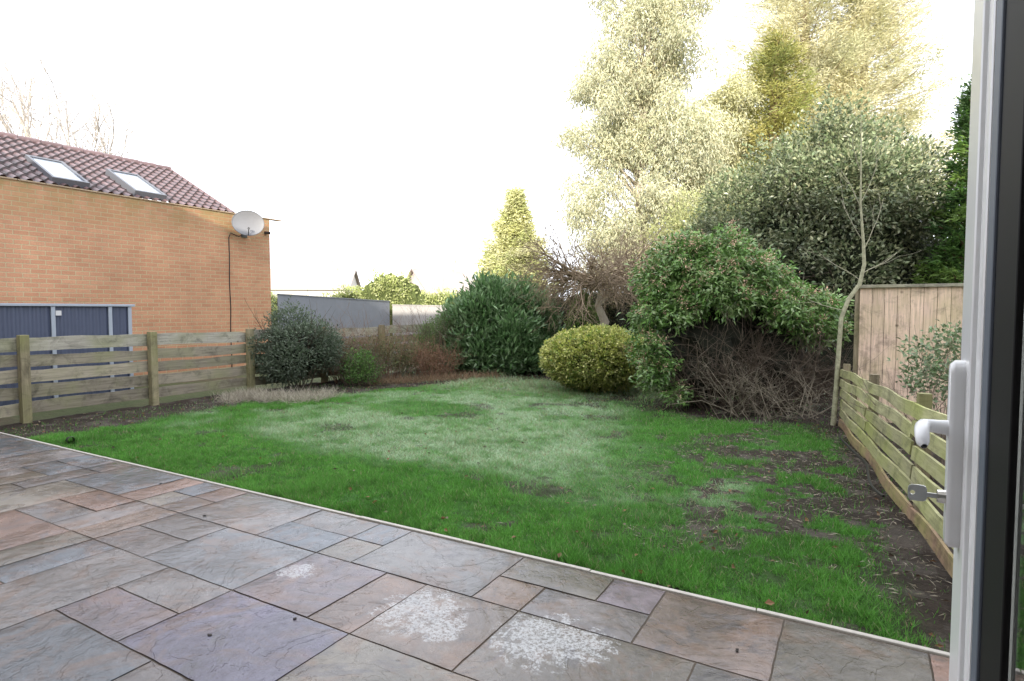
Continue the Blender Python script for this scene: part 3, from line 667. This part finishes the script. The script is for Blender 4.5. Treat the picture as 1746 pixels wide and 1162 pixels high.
for i in range(5): branch(s,(b[0]+R.normal()*.3,b[1]+R.normal()*.2,-.05),(R.normal()*.3,R.normal()*.2,1),2.2,.09,3,(.12,.1,.08),.5,.2,6)
plant('holly_tree','huge dense rounded holly tree behind panel fence','tree',b,c,s,[GLOSSY,DARK],names=('trunk','crown'))
b=(-4.0,17.2,0);c=MB();bl=lumpy((-3.7,17.0,2.6),(1.9,1.2,2.6),50,.46,1,-.6,8,.6,.4)
cloud(c,bl,4600,7,.10,.04,[(.46,.49,.22),(.58,.58,.30),(.30,.34,.14)],.14,.3)
plant('evergreen_shrub','tall olive green shrub catching the sun','shrub',b,c,stemset(b,6,1.6,.05,(.12,.09,.07)))
b=(-4.3,22.3,0);s=MB();c=MB();s.tube([(b[0],b[1],-.05),(b[0]+.1,b[1],3),(b[0],b[1],7.5)],[.16,.12,.03],8,0,(.5,.44,.36));bl=[]
for i in range(120):
    z=R.uniform(2,9.2);w=2.0*(1-.5*abs(z-4.6)/4.6);a=R.uniform(0,2*pi);q=w*R.uniform(.2,1)
    x=b[0]+q*cos(a);y=b[1]+q*sin(a)*.8;bl.append((x,y,z,R.uniform(.22,.5),R.uniform(.22,.5),R.uniform(.22,.6)))
    if i%2==0: s.tube([(b[0],b[1],max(1.2,z-1.3)),(b[0]+(x-b[0])*.5,b[1]+(y-b[1])*.5,z-.5),(x,y,z)],[.04,.025,.008],4,0,(.5,.44,.36))
cloud(c,bl,5200,8,.13,.045,[(.72,.70,.42),(.80,.77,.48),(.58,.58,.30)],.15,-.2,out=.5,shade=.5,zmin=1.5)  # bleached leaf colours stand in for glare around this tree
plant('silver_birch','airy pale yellow-green tree glowing in sunlight','tree',b,c,s,names=('trunk','crown'))
b=(1.78,13.8,0);c=MB();s=MB();s.tube([(b[0],b[1],-.05),(b[0],b[1],5.2)],[.12,.03],8,0,(.1,.07,.05))
tiered(c,s,b,5.6,.80,84,[(.10,.21,.045),(.17,.28,.06),(.05,.11,.03)],.12,.03,1.6,.5,5,.3,gap=.1)
plant('cypress_tree','tall narrow dark green cypress beside the fence','tree',b,c,s,names=('trunk','crown'))
b=(-10.95,19.2,0);c=MB();s=MB();s.tube([(b[0],b[1],-.05),(b[0],b[1],5.5)],[.14,.02],8,0,(.15,.1,.07))
tiered(c,s,b,5.75,2.15,200,[(.70,.70,.36),(.60,.64,.29),(.78,.77,.46)],.15,.05,.3,.85,6,.05,kk=8,gap=.17)  # sunlit brightness and glare mixed into the pale foliage colours
plant('golden_conifer','sunlit golden green conical conifer','tree',b,c,s,names=('trunk','crown'))
b=(-6.3,19.5,0);s=MB();c=MB();s.tube([(b[0],b[1],-.05),(b[0]+.1,b[1],3),(b[0]-.1,b[1],6),(b[0]+.2,b[1],9),(b[0]+.15,b[1],13.8)],[.22,.19,.15,.1,.04],8,0,(.55,.48,.4))
bl=[]
for i in range(300):
    z=R.uniform(2.2,14.8);w=2.75*(1-.40*abs(z-6.0)/8)+.3*sin(z*2.6);a=R.uniform(0,2*pi);q=w*R.uniform(.2,1)
    x=b[0]+q*cos(a)+.2*sin(z*1.3);y=b[1]+q*sin(a)*.8
    bl.append((x,y,z,R.uniform(.22,.55),R.uniform(.22,.5),R.uniform(.25,.8)))
    if i%2==0: s.tube([(b[0],b[1],max(1.5,z-1.4)),(b[0]+(x-b[0])*.5,b[1]+(y-b[1])*.5,z-.6),(x,y,z)],[.05,.028,.01],5,0,(.55,.48,.38))
cloud(c,bl,14500,8,.15,.036,[(.68,.69,.48),(.76,.74,.52),(.54,.58,.38),(.80,.74,.48)],.15,-.7,out=.4,shade=.5,zmin=2)  # leaf colours paled to imitate glare against the bright sky
plant('eucalyptus_tree','tall airy pale eucalyptus with drooping leaves','tree',b,c,s,names=('trunk','crown'))
def pine(b,H,r,label,cols,nb,z0,seed,p=.65,L=.24,W=.026,name='pine_tree',kk=13,dens=22,gap=.3):
    s=MB();c=MB()
    s.tube([(b[0],b[1],-.05),(b[0]+.15,b[1],H*.4),(b[0]-.1,b[1],H*.75),(b[0],b[1],H)],[.3,.24,.15,.04],8,0,(.3,.2,.13))
    tiered(c,s,b,H,r,nb,cols,L,W,z0,p,seed,.12,(.3,.2,.13),kk,gap,dens)
    plant(name,label,'tree',b,c,s,names=('trunk','crown'))
PC=[(.74,.70,.44),(.80,.75,.50),(.58,.57,.34)]  # needle colours washed out, with sun glare put into the palette
pine((-2.1,28.5,0),18.5,5.2,'very tall broad pine with pale sunlit needles',PC,150,4.5,12,.5)
pine((.1,28.5,0),14.6,4.0,'tall pale pine with layered open branches',PC,90,5.0,13,.45)
pine((-5.0,26.5,0),9.8,3.2,'shorter pine with olive sunlit foliage',[(.68,.65,.37),(.74,.70,.40),(.52,.53,.27)],95,1.5,14)
pine((-2.6,22.8,0),10.9,2.0,'mustard green spruce with drooping branch ends',[(.40,.39,.12),(.28,.31,.09),(.52,.48,.17)],84,3.5,15,.5,.18,.034,'spruce_tree',10,24,.24)
c=MB();bl=[]
for t in np.linspace(0,1,26):
    x=-22.5+t*9.5;y=16.2+t*3.8;h=2.15+.15*sin(t*17)
    if .5<t<.78: h=2.15+.95*sin((t-.5)/.28*pi)
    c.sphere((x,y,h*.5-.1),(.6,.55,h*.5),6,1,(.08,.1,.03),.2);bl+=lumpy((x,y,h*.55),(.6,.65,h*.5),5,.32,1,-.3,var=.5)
cloud(c,bl,5200,6,.11,.06,[(.55,.60,.24),(.46,.54,.18),(.66,.67,.36)],.08,.2,shade=.5)  # hedge leaves coloured bright to carry the sunlight on the skyline
tag(c.build('hedge',[LEAF,DARK]),'sunlit yellow-green hedge above a grey fence','hedge')
def bare(b,H,W,label,c0,dep,seed,r,n0=9,nch=(2,3)):
    global R
    R=np.random.default_rng(seed);s=MB();s.tube([(b[0],b[1],-.05),(b[0],b[1]+.1,H*.2),(b[0],b[1],H*.42)],[r,r*.85,r*.7],8,0,c0)
    for i in range(n0):
        a=R.uniform(0,2*pi);e=R.uniform(.25,1.)
        branch(s,(b[0],b[1],H*R.uniform(.3,.43)),(cos(a)*e*W,sin(a)*e*W,1),H*.27,r*.42,dep,c0,.42,.22,5,nch,0,.3,.74)
    plant('bare_tree',label,'tree',b,None,s,names=('trunk','crown'))
bare((-25.4,11.0,0),11.2,.8,'leafless winter tree beyond the tiled roof',(.56,.51,.45),4,31,.13,12,(2,4))
bare((-34,40,0),9.5,.4,'distant slim leafless tree behind hedge',(.75,.68,.62),4,32,.10,7)  # bark paled to imitate haze over distance
R=np.random.default_rng(99)
def house(c0,L,W,ez,rz,rot,label,wc,rc):
    rt=root('house',(c0[0],c0[1],0),label,'house');ca,sa=cos(rot),sin(rot)
    def T(v): v=np.asarray(v,float).reshape(-1,3);return np.stack([c0[0]+v[:,0]*ca-v[:,1]*sa,c0[1]+v[:,0]*sa+v[:,1]*ca,v[:,2]],1)
    m=MB();m.box((-L/2,-W/2,-.1),(L/2,W/2,ez),0,wc,T)
    for s_ in (-1,1):
        x=s_*(L/2-.001);m.add(T([(x,-W/2,ez),(x,0,rz-.1),(x,W/2,ez),(x,0,ez)]),[(0,1,2,3)],0,wc)
    m.build('wall',[STONE],parent=rt)
    m=MB();e=.3
    for s_ in (-1,1):
        V=[(-L/2-e,s_*(W/2+e),ez-.15),(L/2+e,s_*(W/2+e),ez-.15),(L/2+e,0,rz),(-L/2-e,0,rz)];V+=[(a,b,z+.12) for a,b,z in V]
        m.add(T(V),[(0,3,2,1),(4,5,6,7),(0,1,5,4),(1,2,6,5),(2,3,7,6),(3,0,4,7)],0,rc)
    r=m.build('roof',[TILE],parent=rt)
    m=MB();m.box((L*.25,-.3,rz-.6),(L*.25+.7,.3,rz+.7),0,wc,T);m.box((L*.25+.1,-.1,rz+.7),(L*.25+.3,.1,rz+1.0),0,rc,T);m.build('chimney',[STONE],parent=r)
    for k in (-.3,0,.3):
        m=MB();m.box((k*L-.5,-W/2-.04,1.0),(k*L+.5,-W/2-.002,2.1),0,(.1,.12,.14),T);m.build('window',[PAINT],parent=rt)
house((-48,42,0),9,7,3.6,5.6,radians(35),'distant tan house with pitched tile roof',(.6,.56,.5),(.40,.33,.28))  # pale walls of the far houses carry distance haze in their colour
house((-54,34,0),8,7,3.6,5.3,radians(20),'distant cream house with pitched tile roof',(.6,.56,.5),(.40,.33,.28))
house((-32.5,43.5,0),5,7,2.9,5.1,radians(60),'distant pinkish house with steep gable',(.6,.52,.48),(.40,.33,.29))

# ================================================================== OUR HOUSE WITH OPEN DOOR
RENDER=colmat('pale_render',.8,15,.1,.2,.003)
ht=root('rendered_house',(0,-4,0),'pale rendered house with open white glazed door','house')
m=MB();w=(.6,.58,.54)
for (x0,x1,z0,z1) in ((-16,-2.35,-.1,4.9),(.19,9,-.1,5.6),(-2.35,.19,2.3,4.9),(-2.35,.19,-.1,.16)): m.box((x0,-.32,z0),(x1,-.02,z1),0,w)
m.box((-16,-9,-.1),(-15.7,-.325,4.9),0,w);m.box((8.7,-9,-.1),(9,-.325,5.6),0,w);m.box((-16,-9.3,-.1),(9,-9.002,4.9),0,w)
m.box((-4.5,-8.9,.1),(4,-.33,.16),0,(.5,.45,.4));m.box((-4.8,-8.99,.16),(-4.6,-.33,4.8),0,w);m.box((4,-8.99,.16),(4.2,-.33,4.8),0,w);m.box((-4.59,-8.9,2.5),(3.99,-.33,2.6),0,w)
m.build('wall',[RENDER],parent=ht)
m=MB()
for (x0,x1,ez,rz) in ((-16.3,-3.0,4.9,7.35),(-2.98,9.3,5.4,8.6)):  # unseen roof, ridge heights shaped to shade the garden
    for s_ in (-1,1):
        V=[(x0,-4.6+s_*4.95,ez-.05),(x1,-4.6+s_*4.95,ez-.05),(x1,-4.6,rz),(x0,-4.6,rz)];V+=[(a,b,z+.15) for a,b,z in V]
        m.add(V,[(0,3,2,1),(4,5,6,7),(0,1,5,4),(1,2,6,5),(2,3,7,6),(3,0,4,7)],0,(.17,.08,.07))
    for x in (x0+.3,x1-.3): m.add([(x,-9,ez),(x,-.2,ez),(x,-4.6,rz),(x,-4.7,rz)],[(0,1,2,3)],1,w)
m.build('roof',[TILE,RENDER],parent=ht)
dr=bpy.data.objects.new('door',None);dr.location=(.13,.4,.2);COL.objects.link(dr);dr.parent=ht;dr.matrix_parent_inverse=Matrix.Translation(-Vector(ht.location));dr['label']='open white glazed patio door leaf'
W8=(.95,.955,.96);m=MB();xa,xb=.101,.168
m.box((xa,.758,.2),(xb,.825,2.25),0,W8);m.box((xa,.0,.2),(xb,.11,2.25),0,W8);m.box((xa,.112,.2),(xb,.757,.33),0,W8);m.box((xa,.112,2.12),(xb,.757,2.25),0,W8)
m.box((xa+.004,.728,.331),(xb-.006,.7575,2.119),0,W8)
m.build('frame',[PLASTIC],parent=dr,bevel=.004)
BLACK=glassmat('black_strip',(.014,.013,.014),.6,.12)
GREYB=glassmat('grey_strip',(.13,.15,.19),.5,.3)
m=MB();m.box((xa+.0055,.698,.332),(xb-.012,.7272,2.118),1);m.box((xa+.008,.612,.332),(xb-.012,.697,2.118),0);m.build('dark_strip',[BLACK,GREYB],parent=dr,bevel=.002)  # plain near-black and blue-grey strips between stile and pane
mg,nt,bb,oo=newmat('window_glass');bb.inputs['Base Color'].default_value=(.75,.8,.78,1);bb.inputs['Transmission Weight'].default_value=1;bb.inputs['Roughness'].default_value=.01
m=MB();m.box((.114,.112,.332),(.126,.611,2.118),0);m.build('pane',[mg],parent=dr)
def plate(m,x0,x1,yc,hw,z0,z1,c):
    prof=[(yc+hw*cos(a),z1-hw+hw*sin(a)) for a in np.linspace(0,pi,9)]+[(yc+hw*cos(a),z0+hw+hw*sin(a)) for a in np.linspace(pi,2*pi,9)]
    k=len(prof);ch=.004
    V=[(x1,y,z) for y,z in prof]+[(x0+ch,y,z) for y,z in prof]+[(x0,yc+(y-yc)*.85,z+( .004 if z<(z0+z1)/2 else -.004)) for y,z in prof]
    F=[(i,(i+1)%k,k+(i+1)%k,k+i) for i in range(k)]+[(k+i,k+(i+1)%k,2*k+(i+1)%k,2*k+i) for i in range(k)]
    F+=[(2*k+i,2*k+i+1,2*k+k-2-i,2*k+k-1-i) for i in range(k//2-1)]
    m.add(V,F,0,c)
m=MB()
plate(m,.0885,.1015,.792,.012,1.243,1.447,W8)
m.tube([(.090,.792,1.373),(.080,.792,1.3735),(.071,.792,1.374),(.0665,.789,1.3745),(.0645,.782,1.3735),(.0635,.772,1.371),(.063,.760,1.367),(.063,.752,1.362),(.064,.747,1.359)],[.0085,.0075,.007,.007,.007,.007,.0068,.006,.003],12,0,W8)
m.build('handle',[PLASTIC],True,parent=dr)
m=MB();m.tube([(.089,.792,1.297),(.081,.792,1.297)],[.0075,.007],12,0,(.8,.78,.72));m.box((.071,.7912,1.2945),(.082,.7932,1.2995),0,(.8,.8,.8))
prof=[(.0630+.0090*np.sign(cos(a))*abs(cos(a))**.5,1.298+.0090*np.sign(sin(a))*abs(sin(a))**.5) for a in np.linspace(0,2*pi,17)[:-1]];k=16;hole=[(.0585+.0025*cos(a),1.298+.0025*sin(a)) for a in np.linspace(0,2*pi,17)[:-1]]
V=[(x,yy_,z) for yy_ in (.791,.7935) for pr_ in (prof,hole) for x,z in pr_]
F=[]
for i in range(k):
    j=(i+1)%k;F+=[(i,j,16+j,16+i),(32+i,48+i,48+j,32+j),(i,32+i,32+j,j),(16+i,16+j,48+j,48+i)]
m.add(V,F,0,(.8,.8,.8));m.build('key',[METAL],parent=dr)
m=MB();m.tube([(-7.9,3.38,-.0),(-7.75,3.34,.02)],[.035,.035],12,0,(.015,.015,.015));m.tube([(-7.75,3.34,.02),(-7.72,3.33,.02)],[.045,.045],12,0,(.015,.015,.015));tag(m.build('drain_pipe',[PAINT],True),'short black pipe end on soil by the patio','pipe')

# ================================================================== LIGHT, SKY, CAMERA
az=radians(20);el=radians(15)
S=Vector((sin(az)*cos(el),-cos(az)*cos(el),sin(el)))
su=bpy.data.lights.new('sun','SUN');su.energy=6.5;su.angle=radians(.5);su.color=(1,.93,.80)
so=bpy.data.objects.new('sun',su);COL.objects.link(so);so.rotation_euler=(-S).to_track_quat('-Z','Y').to_euler()
wd=bpy.data.worlds.new('World');scene.world=wd;wd.use_nodes=True;nt=wd.node_tree;bg=nt.nodes['Background']
sk=nt.nodes.new('ShaderNodeTexSky');sk.sky_type='NISHITA';sk.sun_disc=False;sk.sun_elevation=el;sk.sun_rotation=math.atan2(S.x,S.y);sk.dust_density=3;sk.air_density=1
hz=nt.nodes.new('ShaderNodeMixRGB');hz.inputs[0].default_value=.8;hz.inputs[2].default_value=(19.2,19.8,21.6,1)
nt.links.new(sk.outputs[0],hz.inputs[1]);nt.links.new(hz.outputs[0],bg.inputs['Color']);bg.inputs['Strength'].default_value=.15
cam=bpy.data.cameras.new('camera');co=bpy.data.objects.new('camera',cam);COL.objects.link(co);scene.camera=co
cam.sensor_width=36;cam.lens=1018/1746*36;cam.clip_start=.02;cam.clip_end=2000
co.location=(0,0,1.5);co.rotation_euler=(radians(90)-math.atan(51/1018),0,radians(30))
scene.view_settings.view_transform='Standard';scene.view_settings.look='None';scene.view_settings.exposure=0
